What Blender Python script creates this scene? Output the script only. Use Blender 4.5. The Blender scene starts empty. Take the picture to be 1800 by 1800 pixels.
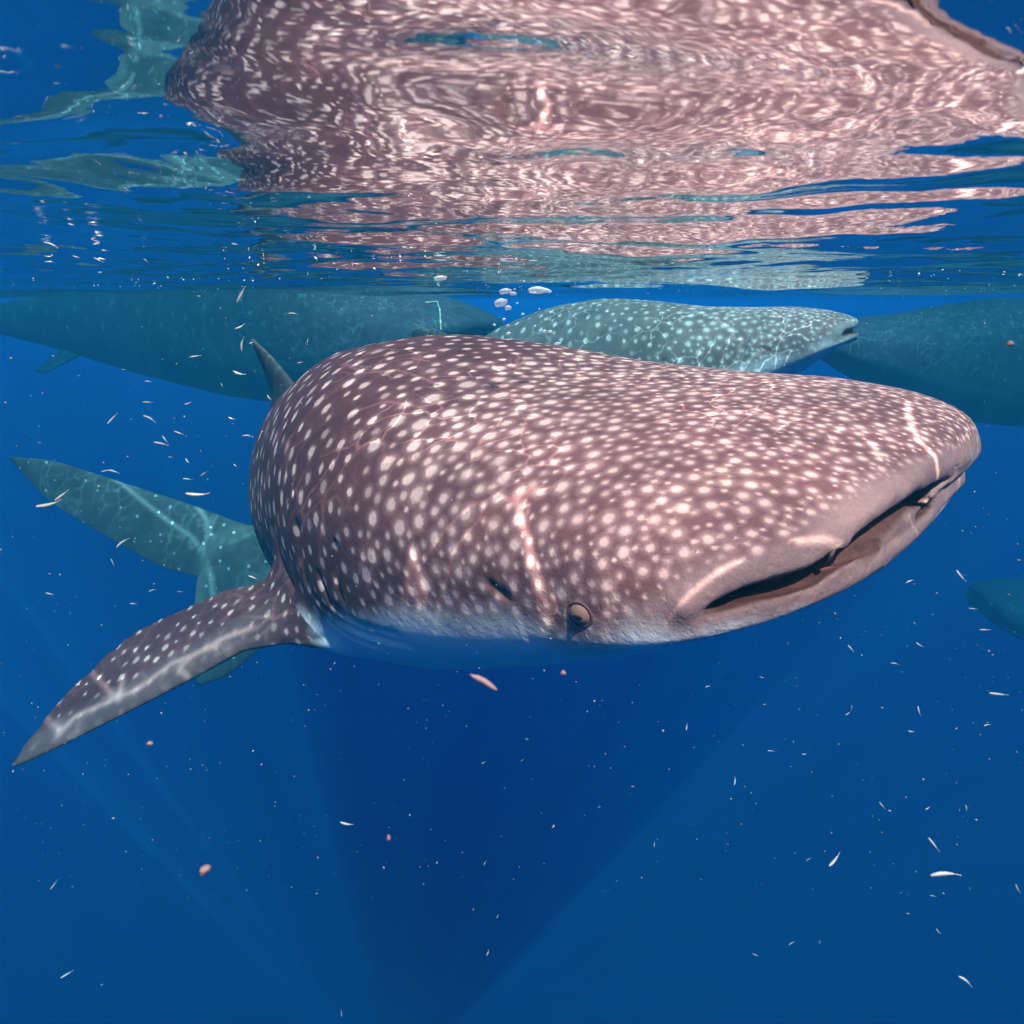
import bpy, math, random
import numpy as np
from mathutils import Matrix, Vector
from mathutils.kdtree import KDTree

SC = bpy.context.scene
COL = SC.collection
R = math.radians
rng = np.random.default_rng(7)
random.seed(7)

# ------------------------------------------------------------------ camera, world, sun, exposure
F_PX = 1100.0                                   # focal length in pixels of the 1800 px photograph
PITCH = math.atan(370 / F_PX)
CAM_Z = -0.08
cam_d = bpy.data.cameras.new('camera'); cam = bpy.data.objects.new('camera', cam_d); COL.objects.link(cam)
cam_d.sensor_fit = 'HORIZONTAL'; cam_d.sensor_width = 36.0; cam_d.lens = 36.0 * F_PX / 1800.0
cam_d.clip_start = 0.02; cam_d.clip_end = 400.0
cam_d.dof.use_dof = True; cam_d.dof.focus_distance = 1.35; cam_d.dof.aperture_fstop = 13.0
cam.location = (0, 0, CAM_Z); cam.rotation_euler = (math.pi / 2 - PITCH, 0, 0)
SC.camera = cam

SUN_DIR = Vector((0.14, -0.47, 0.87)).normalized()
sun_el = math.asin(SUN_DIR.z); sun_az = math.atan2(SUN_DIR.x, SUN_DIR.y)
W = bpy.data.worlds.new('World'); SC.world = W; W.use_nodes = True
nt = W.node_tree
sky = nt.nodes.new('ShaderNodeTexSky'); sky.sky_type = 'NISHITA'; sky.sun_disc = False
sky.sun_elevation = sun_el; sky.sun_rotation = sun_az
bg = nt.nodes['Background']; bg.inputs['Strength'].default_value = 0.15
nt.links.new(sky.outputs[0], bg.inputs['Color'])
sun_d = bpy.data.lights.new('sun', 'SUN'); sun_d.energy = 5.0; sun_d.angle = R(0.7); sun_d.color = (1.0, 0.72, 0.61)
sun = bpy.data.objects.new('sun', sun_d); COL.objects.link(sun)
sun.rotation_euler = SUN_DIR.to_track_quat('Z', 'Y').to_euler()
SC.view_settings.view_transform = 'Standard'; SC.view_settings.look = 'None'
SC.view_settings.gamma = 1.0; SC.view_settings.use_curve_mapping = False
SC.view_settings.exposure = 3.0
cy = SC.cycles
cy.max_bounces = 8; cy.diffuse_bounces = 3; cy.glossy_bounces = 4; cy.volume_bounces = 3; cy.transparent_max_bounces = 16
cy.use_denoising = True

# ------------------------------------------------------------------ helpers
def tag(o, label=None, cat=None, group=None, kind=None):
    if label: o['label'] = label
    if cat: o['category'] = cat
    if group: o['group'] = group
    if kind: o['kind'] = kind
    return o

def link(name, me, mat=None, parent=None):
    o = bpy.data.objects.new(name, me); COL.objects.link(o)
    if mat: me.materials.append(mat)
    if parent: o.parent = parent
    return o

def mesh_np(name, V, Q, smooth=True):
    """mesh from numpy vertices and quads or tris"""
    me = bpy.data.meshes.new(name); k = Q.shape[1]
    me.vertices.add(len(V)); me.vertices.foreach_set('co', np.ascontiguousarray(V, np.float32).ravel())
    me.loops.add(Q.size); me.loops.foreach_set('vertex_index', np.ascontiguousarray(Q, np.int32).ravel())
    me.polygons.add(len(Q)); me.polygons.foreach_set('loop_start', np.arange(0, Q.size, k, dtype=np.int32))
    if smooth: me.polygons.foreach_set('use_smooth', np.ones(len(Q), bool))
    me.update(calc_edges=True); me.validate()
    return me

def attr(me, name, vals):
    a = me.attributes.new(name, 'FLOAT', 'POINT'); a.data.foreach_set('value', np.ascontiguousarray(vals, np.float32))

def pix(px, py, z):
    """world point seen at a photograph pixel at forward distance z"""
    x, y = (px - 900) / F_PX * z, (py - 900) / F_PX * z
    s, c = math.sin(PITCH), math.cos(PITCH)
    return Vector((x, -s * y + c * z, -c * y - s * z + CAM_Z))

class NT:
    def __init__(s, name):
        s.m = bpy.data.materials.new(name); s.m.use_nodes = True; s.t = s.m.node_tree; s.t.nodes.clear()
        s.out = s.n('ShaderNodeOutputMaterial')
    def n(s, typ, **kw):
        n = s.t.nodes.new(typ)
        for k, v in kw.items():
            if k.startswith('_'): setattr(n, k[1:], v)
        return n
    def l(s, a, b): s.t.links.new(a, b)
    def put(s, sock, v):
        if isinstance(v, bpy.types.NodeSocket): s.l(v, sock)
        elif v is not None: sock.default_value = v
    def math(s, op, a, b=None, c=None, clamp=False):
        n = s.n('ShaderNodeMath'); n.operation = op; n.use_clamp = clamp
        s.put(n.inputs[0], a); s.put(n.inputs[1], b); s.put(n.inputs[2], c); return n.outputs[0]
    def mapr(s, v, a, b, c=0.0, d=1.0, smooth=True):
        n = s.n('ShaderNodeMapRange'); n.interpolation_type = 'SMOOTHSTEP' if smooth else 'LINEAR'
        s.put(n.inputs[0], v); s.put(n.inputs[1], a); s.put(n.inputs[2], b); s.put(n.inputs[3], c); s.put(n.inputs[4], d); return n.outputs[0]
    def mix(s, f, a, b):
        n = s.n('ShaderNodeMix'); n.data_type = 'RGBA'; s.put(n.inputs[0], f); s.put(n.inputs[6], a); s.put(n.inputs[7], b); return n.outputs[2]
    def noise(s, vec, scale, detail=3.0, rough=0.55, dist=0.0):
        n = s.n('ShaderNodeTexNoise'); s.put(n.inputs['Vector'], vec); n.inputs['Scale'].default_value = scale
        n.inputs['Detail'].default_value = detail; n.inputs['Roughness'].default_value = rough; n.inputs['Distortion'].default_value = dist
        return n
    def a(s, name):
        n = s.n('ShaderNodeAttribute'); n.attribute_name = name; return n.outputs['Fac']
    def obj(s): return s.n('ShaderNodeTexCoord').outputs['Object']

def rgb(r, g, b): return (r, g, b, 1.0)

def plain(name, col, rough=0.5, var=0.25, scale=20, spec=0.5):
    t = NT(name); nz = t.noise(t.obj(), scale, 4)
    c = t.mix(nz.outputs['Fac'], rgb(*[x * (1 - var) for x in col]), rgb(*[min(1, x * (1 + var)) for x in col]))
    b = t.n('ShaderNodeBsdfPrincipled'); t.l(c, b.inputs['Base Color']); b.inputs['Roughness'].default_value = rough
    b.inputs['Specular IOR Level'].default_value = spec
    t.l(b.outputs[0], t.out.inputs[0]); return t.m

# ------------------------------------------------------------------ setting: water body, sea surface, seabed
HZ = 36.0
def box_mesh(name, lo, hi):
    V = np.array([(x, y, z) for x in (lo[0], hi[0]) for y in (lo[1], hi[1]) for z in (lo[2], hi[2])], float)
    Q = np.array([(0, 1, 3, 2), (4, 6, 7, 5), (0, 4, 5, 1), (2, 3, 7, 6), (0, 2, 6, 4), (1, 5, 7, 3)])
    return mesh_np(name, V, Q, False)
t = NT('sea_water_volume')
v = t.n('ShaderNodeVolumePrincipled')
v.inputs['Density'].default_value = 0.5
v.inputs['Color'].default_value = rgb(0.0028, 0.034, 0.056)
v.inputs['Absorption Color'].default_value = rgb(0.10, 0.62, 0.82)
v.inputs['Anisotropy'].default_value = -0.08
t.l(v.outputs[0], t.out.inputs['Volume'])
haze = link('haze', box_mesh('haze', (-HZ, -HZ, -27.0), (HZ, HZ, 0.12)), t.m)
tag(haze, 'clear deep blue sea water that fades far things to blue', 'water', kind='stuff')

seabed = link('seabed', mesh_np('seabed', np.array([(-35, -35, -26), (35, -35, -26), (35, 35, -26), (-35, 35, -26)], float), np.array([(0, 1, 2, 3)]), False),
              plain('sand', (0.05, 0.06, 0.06), 0.9, 0.4, 0.6))
tag(seabed, kind='structure')

WSEED = 8
# sea surface seen from below: a sheet with real waves; mirror at grazing angles, see-through when steep
def spaced(lo, hi, a, b, d, g=1.05):
    mid = list(np.arange(a, b + 1e-6, d)); up = []; x = mid[-1]; s = d
    while x < hi: s *= g; x += s; up.append(x)
    dn = []; x = mid[0]; s = d
    while x > lo: s *= g; x -= s; dn.append(x)
    return np.array(dn[::-1] + mid + up)
xs = spaced(-35, 35, -1.5, 1.7, 0.0085, 1.035); ys = spaced(-35, 35, -0.25, 2.4, 0.0085, 1.035)
X, Y = np.meshgrid(xs, ys, indexing='ij')
SX = np.gradient(xs)[:, None] + 0 * Y; SY = np.gradient(ys)[None, :] + 0 * X
Z = np.zeros_like(X)
wr = np.random.default_rng(WSEED)
for lam, slope, cnt in ((3.0, .018, 4), (1.6, .030, 5), (0.9, .032, 6), (0.5, .032, 8), (0.28, .038, 10), (0.15, .044, 16), (0.08, .036, 16), (0.045, .014, 10)):
    for k in range(cnt):
        L = lam * wr.uniform(.75, 1.3); th = wr.normal(0.08, 0.5 if lam > .3 else .34 if lam > .1 else .8); kk = 2 * math.pi / L
        kx, ky = kk * math.sin(th), kk * math.cos(th)
        A = slope * math.sqrt(2 / cnt) / kk * wr.uniform(.7, 1.3); ph = wr.uniform(0, 6.28)
        att = np.clip(L / (3.0 * np.maximum(SX * abs(math.sin(th)), SY * abs(math.cos(th))) + 1e-6) - .6, 0, 1)
        Z += A * att * np.sin(kx * X + ky * Y + ph + .7 * np.sin(.31 * kx * Y - .27 * ky * X + ph * 2))
nx, ny = X.shape
I = np.arange(nx * ny).reshape(nx, ny)
Q = np.stack([I[:-1, :-1], I[1:, :-1], I[1:, 1:], I[:-1, 1:]], -1).reshape(-1, 4)
me = mesh_np('sea_surface', np.stack([X, Y, Z], -1).reshape(-1, 3), Q)
# bright lines of light painted into the surface tint (x, y on the surface): polylines, each with a width
fd_ = np.full(X.size, 6.0, np.float32); fa_ = np.zeros(X.size, np.float32)
attr(me, 'light_line_d', fd_); attr(me, 'light_line_a', fa_)
SEA_ME = me; PX = np.stack([X.ravel(), Y.ravel()], 1)
def set_light_lines(lines):
    sel = np.where((np.abs(PX[:, 0]) < 3) & (PX[:, 1] > -1.0) & (PX[:, 1] < 5))[0]; q0 = PX[sel]
    best = np.full(len(sel), 6.0); sg = np.ones(len(sel)); am = np.zeros(len(sel))
    for pts, wd, amp in lines:
        for (x0, y0), (x1, y1) in zip(pts[:-1], pts[1:]):
            a = np.array([x0, y0]); b = np.array([x1, y1]) - a; q = q0 - a
            h = np.clip(q @ b / (b @ b + 1e-9), 0, 1); d = np.hypot(*(q - h[:, None] * b).T) / wd
            m = d < best; best[m] = d[m]; am[m] = amp; sg[m] = np.sign(q[m, 0] * b[1] - q[m, 1] * b[0])
    am[best > 2.6] = 0
    fd_[sel] = best * sg; fa_[sel] = am
    SEA_ME.attributes['light_line_d'].data.foreach_set('value', fd_); SEA_ME.attributes['light_line_a'].data.foreach_set('value', fa_)
t = NT('sea_surface')
geo = t.n('ShaderNodeNewGeometry')
nz = t.noise(geo.outputs['Position'], 16, 3, .5)
nz2 = t.noise(geo.outputs['Position'], 70, 2, .5)
hgt = t.math('ADD', nz.outputs['Fac'], t.math('MULTIPLY', nz2.outputs['Fac'], .12))
bp = t.n('ShaderNodeBump'); bp.inputs['Strength'].default_value = 1.0; bp.inputs['Distance'].default_value = 0.0007
t.l(hgt, bp.inputs['Height'])
fr = t.n('ShaderNodeFresnel'); fr.inputs['IOR'].default_value = 1.333; t.l(bp.outputs[0], fr.inputs['Normal'])
gl = t.n('ShaderNodeBsdfGlossy'); gl.inputs['Roughness'].default_value = 0.0; t.l(bp.outputs[0], gl.inputs['Normal'])
gl.inputs['Color'].default_value = rgb(1, 1, 1)
# a still net of bright light lines, painted into the see-through tint
warp = t.noise(geo.outputs['Position'], 5.0, 3, .55)
wv = t.n('ShaderNodeVectorMath'); wv.operation = 'MULTIPLY_ADD'; t.l(warp.outputs['Color'], wv.inputs[0]); wv.inputs[1].default_value = (.22, .22, .0); t.l(geo.outputs['Position'], wv.inputs[2])
def net(scale, w):
    vo = t.n('ShaderNodeTexVoronoi'); vo.voronoi_dimensions = '2D'; vo.feature = 'DISTANCE_TO_EDGE'; vo.inputs['Scale'].default_value = scale
    t.l(wv.outputs[0], vo.inputs['Vector']); return t.mapr(vo.outputs['Distance'], w, 0.0)
patch = t.mapr(t.noise(geo.outputs['Position'], 2.3, 2).outputs['Fac'], .42, .62)
n1 = t.math('MULTIPLY', net(3.2, .035), patch)
sepp = t.n('ShaderNodeSeparateXYZ'); t.l(geo.outputs['Position'], sepp.inputs[0])
n2 = t.math('MULTIPLY', t.math('MULTIPLY', net(11.0, .045), t.mapr(sepp.outputs[1], .7, 1.15, .04, .75)), t.mapr(t.noise(geo.outputs['Position'], 3.1, 2).outputs['Fac'], .4, .62))
fd = t.a('light_line_d')
light_line = t.math('MULTIPLY', t.math('POWER', 2.718, t.math('MULTIPLY', t.math('MULTIPLY', fd, fd), -1.0)), t.a('light_line_a'))
fs = t.math('MAXIMUM', t.math('MAXIMUM', t.math('MULTIPLY', n1, .30), n2), light_line)
soft = t.mapr(t.noise(geo.outputs['Position'], 6.0, 2).outputs['Fac'], .3, .7, -.04, .04)
lum = t.math('ADD', t.math('ADD', t.math('MULTIPLY', fs, .78), .20), soft, clamp=True)
cc = t.n('ShaderNodeCombineColor'); [t.l(lum, cc.inputs[i]) for i in range(3)]
tr = t.n('ShaderNodeBsdfTransparent'); t.l(cc.outputs[0], tr.inputs['Color'])
mx = t.n('ShaderNodeMixShader'); t.l(fr.outputs[0], mx.inputs[0]); t.l(tr.outputs[0], mx.inputs[1]); t.l(gl.outputs[0], mx.inputs[2])
t.l(mx.outputs[0], t.out.inputs[0])
surf = link('sea_surface', me, t.m); tag(surf, kind='structure')

# ------------------------------------------------------------------ whale shark body as a distance field, meshed with surface nets
def lut(tab, smooth_from=-0.25):
    xs_ = np.arange(-6.0, 0.06, 0.005); t_ = np.array(sorted(tab)); v_ = np.interp(xs_, t_[:, 0], t_[:, 1])
    k = np.hanning(61); k /= k.sum(); s_ = np.convolve(np.pad(v_, 30, 'edge'), k, 'valid')
    k2 = np.hanning(15); k2 /= k2.sum(); s2 = np.convolve(np.pad(v_, 7, 'edge'), k2, 'valid')
    a = np.clip((smooth_from - xs_) / .2, 0, 1); v2 = s_ * a + s2 * (1 - a)
    return lambda x: np.interp(x, xs_, v2)

TOP = lut([(0.05, .07), (0, .085), (-.03, .115), (-.08, .14), (-.15, .174), (-.3, .226), (-.5, .269), (-.8, .341), (-1.1, .447), (-1.4, .537), (-1.8, .570), (-2.2, .53), (-2.6, .444),
           (-3, .34), (-3.5, .211), (-4, .13), (-4.5, .08), (-5, .05)])
BOT = lut([(0.05, -.03), (0, -.03), (-.03, -.022), (-.08, -.028), (-.15, -.065), (-.3, -.149), (-.5, -.240), (-.8, -.342), (-1.1, -.428), (-1.4, -.457), (-1.8, -.441), (-2.2, -.39), (-2.6, -.342),
           (-3, -.278), (-3.5, -.185), (-4, -.11), (-4.5, -.06), (-5, -.04)])
WID = lut([(-.45, .59), (-.7, .614), (-1, .632), (-1.3, .619), (-1.6, .566), (-2, .479), (-2.5, .349), (-3, .228), (-3.5, .14), (-4, .10), (-4.5, .07), (-5, .05)])
PE = 3.73; WF = .59
def wid(x):
    a = .45; u = np.clip((x + a) / a, 0, 1)
    return np.where(x > -a, WF * np.clip(1 - u ** PE, 1e-4, 1) ** (1 / PE), WID(x))
def rim_x(y): return -.45 + .45 * np.clip(1 - (np.abs(y) / WF) ** PE, 0, 1) ** (1 / PE)
def zc(x): return np.interp(x, [-5, -3, -2, -1.2, -.5, 0], [0, .0, -.02, -.04, -.03, .0])
_zy = np.linspace(-.7, .7, 561)
_zu = np.interp(_zy, [-.58, -.555, -.53, -.49, -.44, -.40, -.345, -.22, -.07, .144, .309, .45, .56], [-.03, .008, .034, .045, .046, .045, .058, .065, .058, .037, .013, -.01, -.05])
_zu = np.convolve(np.pad(_zu, 6, 'edge'), np.hanning(15)[1:-1] / np.hanning(15)[1:-1].sum(), 'valid')
def zu(y): return np.interp(y, _zy, _zu)
def gap(y): return np.interp(y, [-.56, -.52, -.45, -.38, -.30, -.2, 0, .12, .3, .45, .55], [.0, .011, .019, .024, .038, .057, .063, .058, .037, .018, .0])

FO = np.array([-1.45, -.45, -.15]); FS = np.array([-0.53470516, -0.79615692, -0.2832394]); FC = np.array([0.75402861, -0.29820479, -0.58524761]); FN = np.cross(FS, FC)
def pectoral(p, mirror=False):
    q = p - FO; s = q @ FS; c = q @ FC; n = q @ FN
    n = n - .05 * (s / 1.1) ** 2
    lead = np.interp(s, [-.1, .06, .23, .36, .55, .75, .95, 1.06, 1.10], [.22, .19, .075, .022, .024, .02, .014, .008, .0])
    tra = np.interp(s, [-.1, .1, .24, .38, .51, .70, .80, .95, 1.066, 1.102], [-.13, -.14, -.165, -.228, -.242, -.262, -.23, -.158, -.059, -.004])
    mid = (lead + tra) / 2; half = np.maximum((lead - tra) / 2, .004)
    u = (c - mid) / half
    th = np.interp(s, [0, .2, .5, .9, 1.1], [.075, .055, .036, .020, .010])
    prof = np.sqrt(np.clip(1 - u * u, 0, 1)) * (.62 + .38 * u)
    out = np.maximum(np.abs(u) - 1, 0) * half
    e = np.maximum(s - 1.102, 0) + np.maximum(-.05 - s, 0)
    return np.sqrt(np.maximum(np.abs(n) - th * np.maximum(prof, .12), 0) ** 2 + out ** 2 + e ** 2) + np.minimum(np.maximum(np.abs(n) - th * prof, -(1 - np.abs(u)) * half), 0) - .004, s

def smin(a, b, k):
    h = np.clip(.5 + .5 * (b - a) / k, 0, 1); return b * (1 - h) + a * h - k * h * (1 - h)
def smax(a, b, k): return -smin(-a, -b, k)
def tube(p, pts, r0, r1=None):
    d = np.full(len(p), 9.0); r1 = r0 if r1 is None else r1; n = len(pts) - 1
    for i in range(n):
        a = np.array(pts[i]); b = np.array(pts[i + 1]) - a; q = p - a
        h = np.clip(q @ b / (b @ b), 0, 1); rr = r0 + (r1 - r0) * (i + h) / n
        d = np.minimum(d, np.linalg.norm(q - h[:, None] * b, axis=1) - rr)
    return d
GROOVES = []; RIDGES = []; END = [-3.75]; PECT = [True]

def body_raw(x, y, z):
    w = wid(x); c = zc(x); top = TOP(x); bot = BOT(x)
    h = np.where(z > c, top - c, c - bot)
    # the front closes in plan: height shrinks with the width near the rim of the snout
    n = np.where(z > c, np.interp(x, [-2, -.8], [1.83, 2.81]), 2.51)
    a = np.abs(y) / w; b = np.abs(z - c) / np.maximum(h, .01)
    r = (a ** n + b ** n) ** (1 / n)
    # first order distance
    ga = (a ** (n - 1)) / w; gb = (b ** (n - 1)) / np.maximum(h, .01)
    g = np.sqrt(ga ** 2 + gb ** 2) / np.maximum(r, 1e-3) ** (n - 1)
    return (r - 1) / np.maximum(g, .8)

def jaw_back(y): return np.interp(y, [-.45, .0, .45], [.004, .018, .036])
def jaw_x(x, y, z):
    low = np.clip((zu(y) - .015 - z) / .035, 0, 1); low = low * low * (3 - 2 * low)
    return x + low * jaw_back(y) * np.clip((x + .9) / .5, 0, 1) - (1 - low) * .010 * np.clip((x + .3) / .3, 0, 1) * np.clip(y / .3 + .3, 0, 1)
def shark_f(p, detail=True):
    x, y, z = p.T
    x = jaw_x(x, y, z)
    f = body_raw(np.minimum(x, -.0015), y, z)
    f = np.where(x > -.0015, np.maximum(f, 0) + (x + .0015), f)
    # lateral ridges along the back
    if detail:
        if PECT[0]:
            fp, s = pectoral(p); f = smin(f, fp, .12)
        zm = zu(y); g = gap(y)
        dep = np.clip(-f, 0, .1)
        gg = g / 2 * (1 + 2.0 * dep) + .0028
        slot = np.abs(z - (zm - g / 2) + .25 * dep) - gg
        slot = np.maximum(slot, np.maximum(-f - .11 * np.clip((.52 - y) / .25, .12, 1), np.abs(y + .04) - .53))
        slot = np.maximum(slot, -x - .138)
        f = smax(f, -slot, .014)
        for pts, r0, r1, k in RIDGES: f = smin(f, tube(p, pts, r0, r1), k)
        for pts, r0, r1, k in GROOVES: f = smax(f, -tube(p, pts, r0, r1), k)
    return np.maximum(f, -x + END[0])

RW = Matrix(((0.6596, 0.7205, -0.2139), (-0.7224, 0.6863, 0.0839), (0.2073, 0.0992, 0.9732)))
TW = Vector((0.7341, 1.0298, -0.4187))
_RW = np.array(RW); _TW = np.array(TW)
def on_skin(pts, lift=0.0):
    """points on the shark's skin (shark frame) met by the sight lines through photograph pixels"""
    o = (np.array([0, 0, CAM_Z]) - _TW) @ _RW; out = []
    D = np.array([np.array(pix(px, py, 1.0)) - np.array([0, 0, CAM_Z]) for px, py in pts]) @ _RW
    D /= np.linalg.norm(D, axis=1)[:, None]; tt = np.full(len(D), .55)
    for _ in range(160):
        f = shark_f(o + D * tt[:, None]); tt += np.clip(f * .5, -.02, .04)
    return o + D * (tt - lift)[:, None]
def skin_normal(p):
    e = .006; g = np.array([shark_f(np.array([p + np.eye(3)[i] * e]))[0] - shark_f(np.array([p - np.eye(3)[i] * e]))[0] for i in range(3)])
    return g / np.linalg.norm(g)
_gr = [([(861, 1027), (874, 1037), (889, 1049)], .008, .010, .006),
       ([(556, 1052), (590, 1090), (640, 1116), (715, 1134)], .010, .006, .016),
       ([(575, 1090), (610, 1118), (670, 1140)], .009, .005, .016),
       ([(560, 1010), (578, 1058), (630, 1100), (700, 1118)], .009, .006, .016),
       ([(480, 930), (492, 980), (512, 1030)], .013, .009, .03),
       ([(522, 930), (526, 985), (540, 1030)], .011, .008, .03),
       ([(588, 960), (585, 1010), (600, 1050)], .008, .006, .02)]
_rd = [([(1205, 1064), (1262, 1012), (1330, 976), (1400, 956), (1450, 944), (1478, 946)], .010, .010, .03)]
_GR = [(on_skin(l), a, b, k) for l, a, b, k in _gr]; _RD = [(on_skin(l, -.006), a, b, k) for l, a, b, k in _rd]
GROOVES += [([list(p) for p in l], a, b, k) for l, a, b, k in _GR]
RIDGES += [([list(p) for p in l], a, b, k) for l, a, b, k in _RD]
_jy = np.linspace(-.47, .50, 28); _je = np.clip((np.abs(_jy - .045) - .31) / .16, 0, 1) ** 2
RIDGES.append(([[rim_x(y) - .014 - jaw_back(y) - .035 * e, y, float(zu(y) - gap(y) - .024)] for y, e in zip(_jy, _je)], .013, .013, .03))
RIDGES.append(([[rim_x(y) - .010, y, float(zu(y) + .014)] for y in np.linspace(-.30, .46, 10)], .010, .010, .02))

def surface_nets(fun, lo, hi, axes, band=.09, cs=8):
    ax = axes
    n = [len(a) for a in ax]
    # coarse pass
    ci = [np.arange(0, k, cs) for k in n]
    cen = [a[np.minimum(c + cs // 2, len(a) - 1)] for a, c in zip(ax, ci)]
    G = np.stack(np.meshgrid(*cen, indexing='ij'), -1).reshape(-1, 3)
    fc = fun(G).reshape([len(c) for c in ci])
    D = np.repeat(np.repeat(np.repeat(np.sign(fc).astype(np.float32), cs, 0), cs, 1), cs, 2)[:n[0], :n[1], :n[2]]
    act = np.argwhere(np.abs(fc) < band)
    o = np.arange(cs)
    for blk in np.array_split(act, max(1, len(act) // 1500)):
        ii = blk[:, 0, None] * cs + o; jj = blk[:, 1, None] * cs + o; kk = blk[:, 2, None] * cs + o
        ii = np.minimum(ii, n[0] - 1); jj = np.minimum(jj, n[1] - 1); kk = np.minimum(kk, n[2] - 1)
        Ii = np.broadcast_to(ii[:, :, None, None], (len(blk), cs, cs, cs)); Jj = np.broadcast_to(jj[:, None, :, None], Ii.shape); Kk = np.broadcast_to(kk[:, None, None, :], Ii.shape)
        P = np.stack([ax[0][Ii], ax[1][Jj], ax[2][Kk]], -1).reshape(-1, 3)
        D[Ii.ravel(), Jj.ravel(), Kk.ravel()] = fun(P)
    S = D < 0
    a = S[:-1] & S[1:]; o_ = S[:-1] | S[1:]
    a = a[:, :-1] & a[:, 1:]; o_ = o_[:, :-1] | o_[:, 1:]
    a = a[:, :, :-1] & a[:, :, 1:]; o_ = o_[:, :, :-1] | o_[:, :, 1:]
    cells = np.argwhere(o_ & ~a)
    idx = np.full(a.shape, -1, np.int32); idx[tuple(cells.T)] = np.arange(len(cells))
    acc = np.zeros((len(cells), 3)); cnt = np.zeros(len(cells))
    cor = [(i, j, k) for i in (0, 1) for j in (0, 1) for k in (0, 1)]
    def co(c, off): return np.stack([ax[d][c[:, d] + off[d]] for d in range(3)], 1)
    for u in cor:
        for d in range(3):
            if u[d]: continue
            w_ = list(u); w_[d] = 1
            fa = D[tuple((cells + u).T)]; fb = D[tuple((cells + w_).T)]
            m = (fa < 0) != (fb < 0)
            tt = np.where(m, fa / np.where(m, fa - fb, 1), 0)[:, None]
            acc += m[:, None] * (co(cells, u) * (1 - tt) + co(cells, w_) * tt); cnt += m
    V = acc / cnt[:, None]
    quads = []
    for d in range(3):
        e, g_ = [(1, 2), (2, 0), (0, 1)][d]
        sl0 = [slice(None)] * 3; sl1 = [slice(None)] * 3
        sl0[d] = slice(0, -1); sl1[d] = slice(1, None)
        ch = S[tuple(sl0)] != S[tuple(sl1)]
        E_ = np.argwhere(ch); E_ = E_[(E_[:, e] > 0) & (E_[:, g_] > 0) & (E_[:, e] < n[e] - 1) & (E_[:, g_] < n[g_] - 1)]
        flip = S[tuple(E_.T)]
        q = []
        for de, dg in ((-1, -1), (0, -1), (0, 0), (-1, 0)):
            c = E_.copy(); c[:, e] += de; c[:, g_] += dg; q.append(idx[tuple(c.T)])
        q = np.stack(q, 1); q[~flip] = q[~flip][:, ::-1]; quads.append(q)
    Q = np.concatenate(quads)
    return V, Q[(Q >= 0).all(1)]

def bend(V, amt=1.0):
    V = V.copy(); s = np.maximum(0, -V[:, 0] - 1.7)
    e = np.maximum(0, -V[:, 0] - 2.2)
    V[:, 2] -= amt * (.052 * s ** 2 + .09 * e ** 2)
    V[:, 1] += amt * .30 * e
    return V

def spacing(x):     # distance between spots along the fish
    return np.interp(x, [-5, -3, -2, -1.5, -1.1, -.8, -.5, -.2, 0], [.22, .18, .145, .120, .090, .062, .043, .034, .028])

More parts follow.
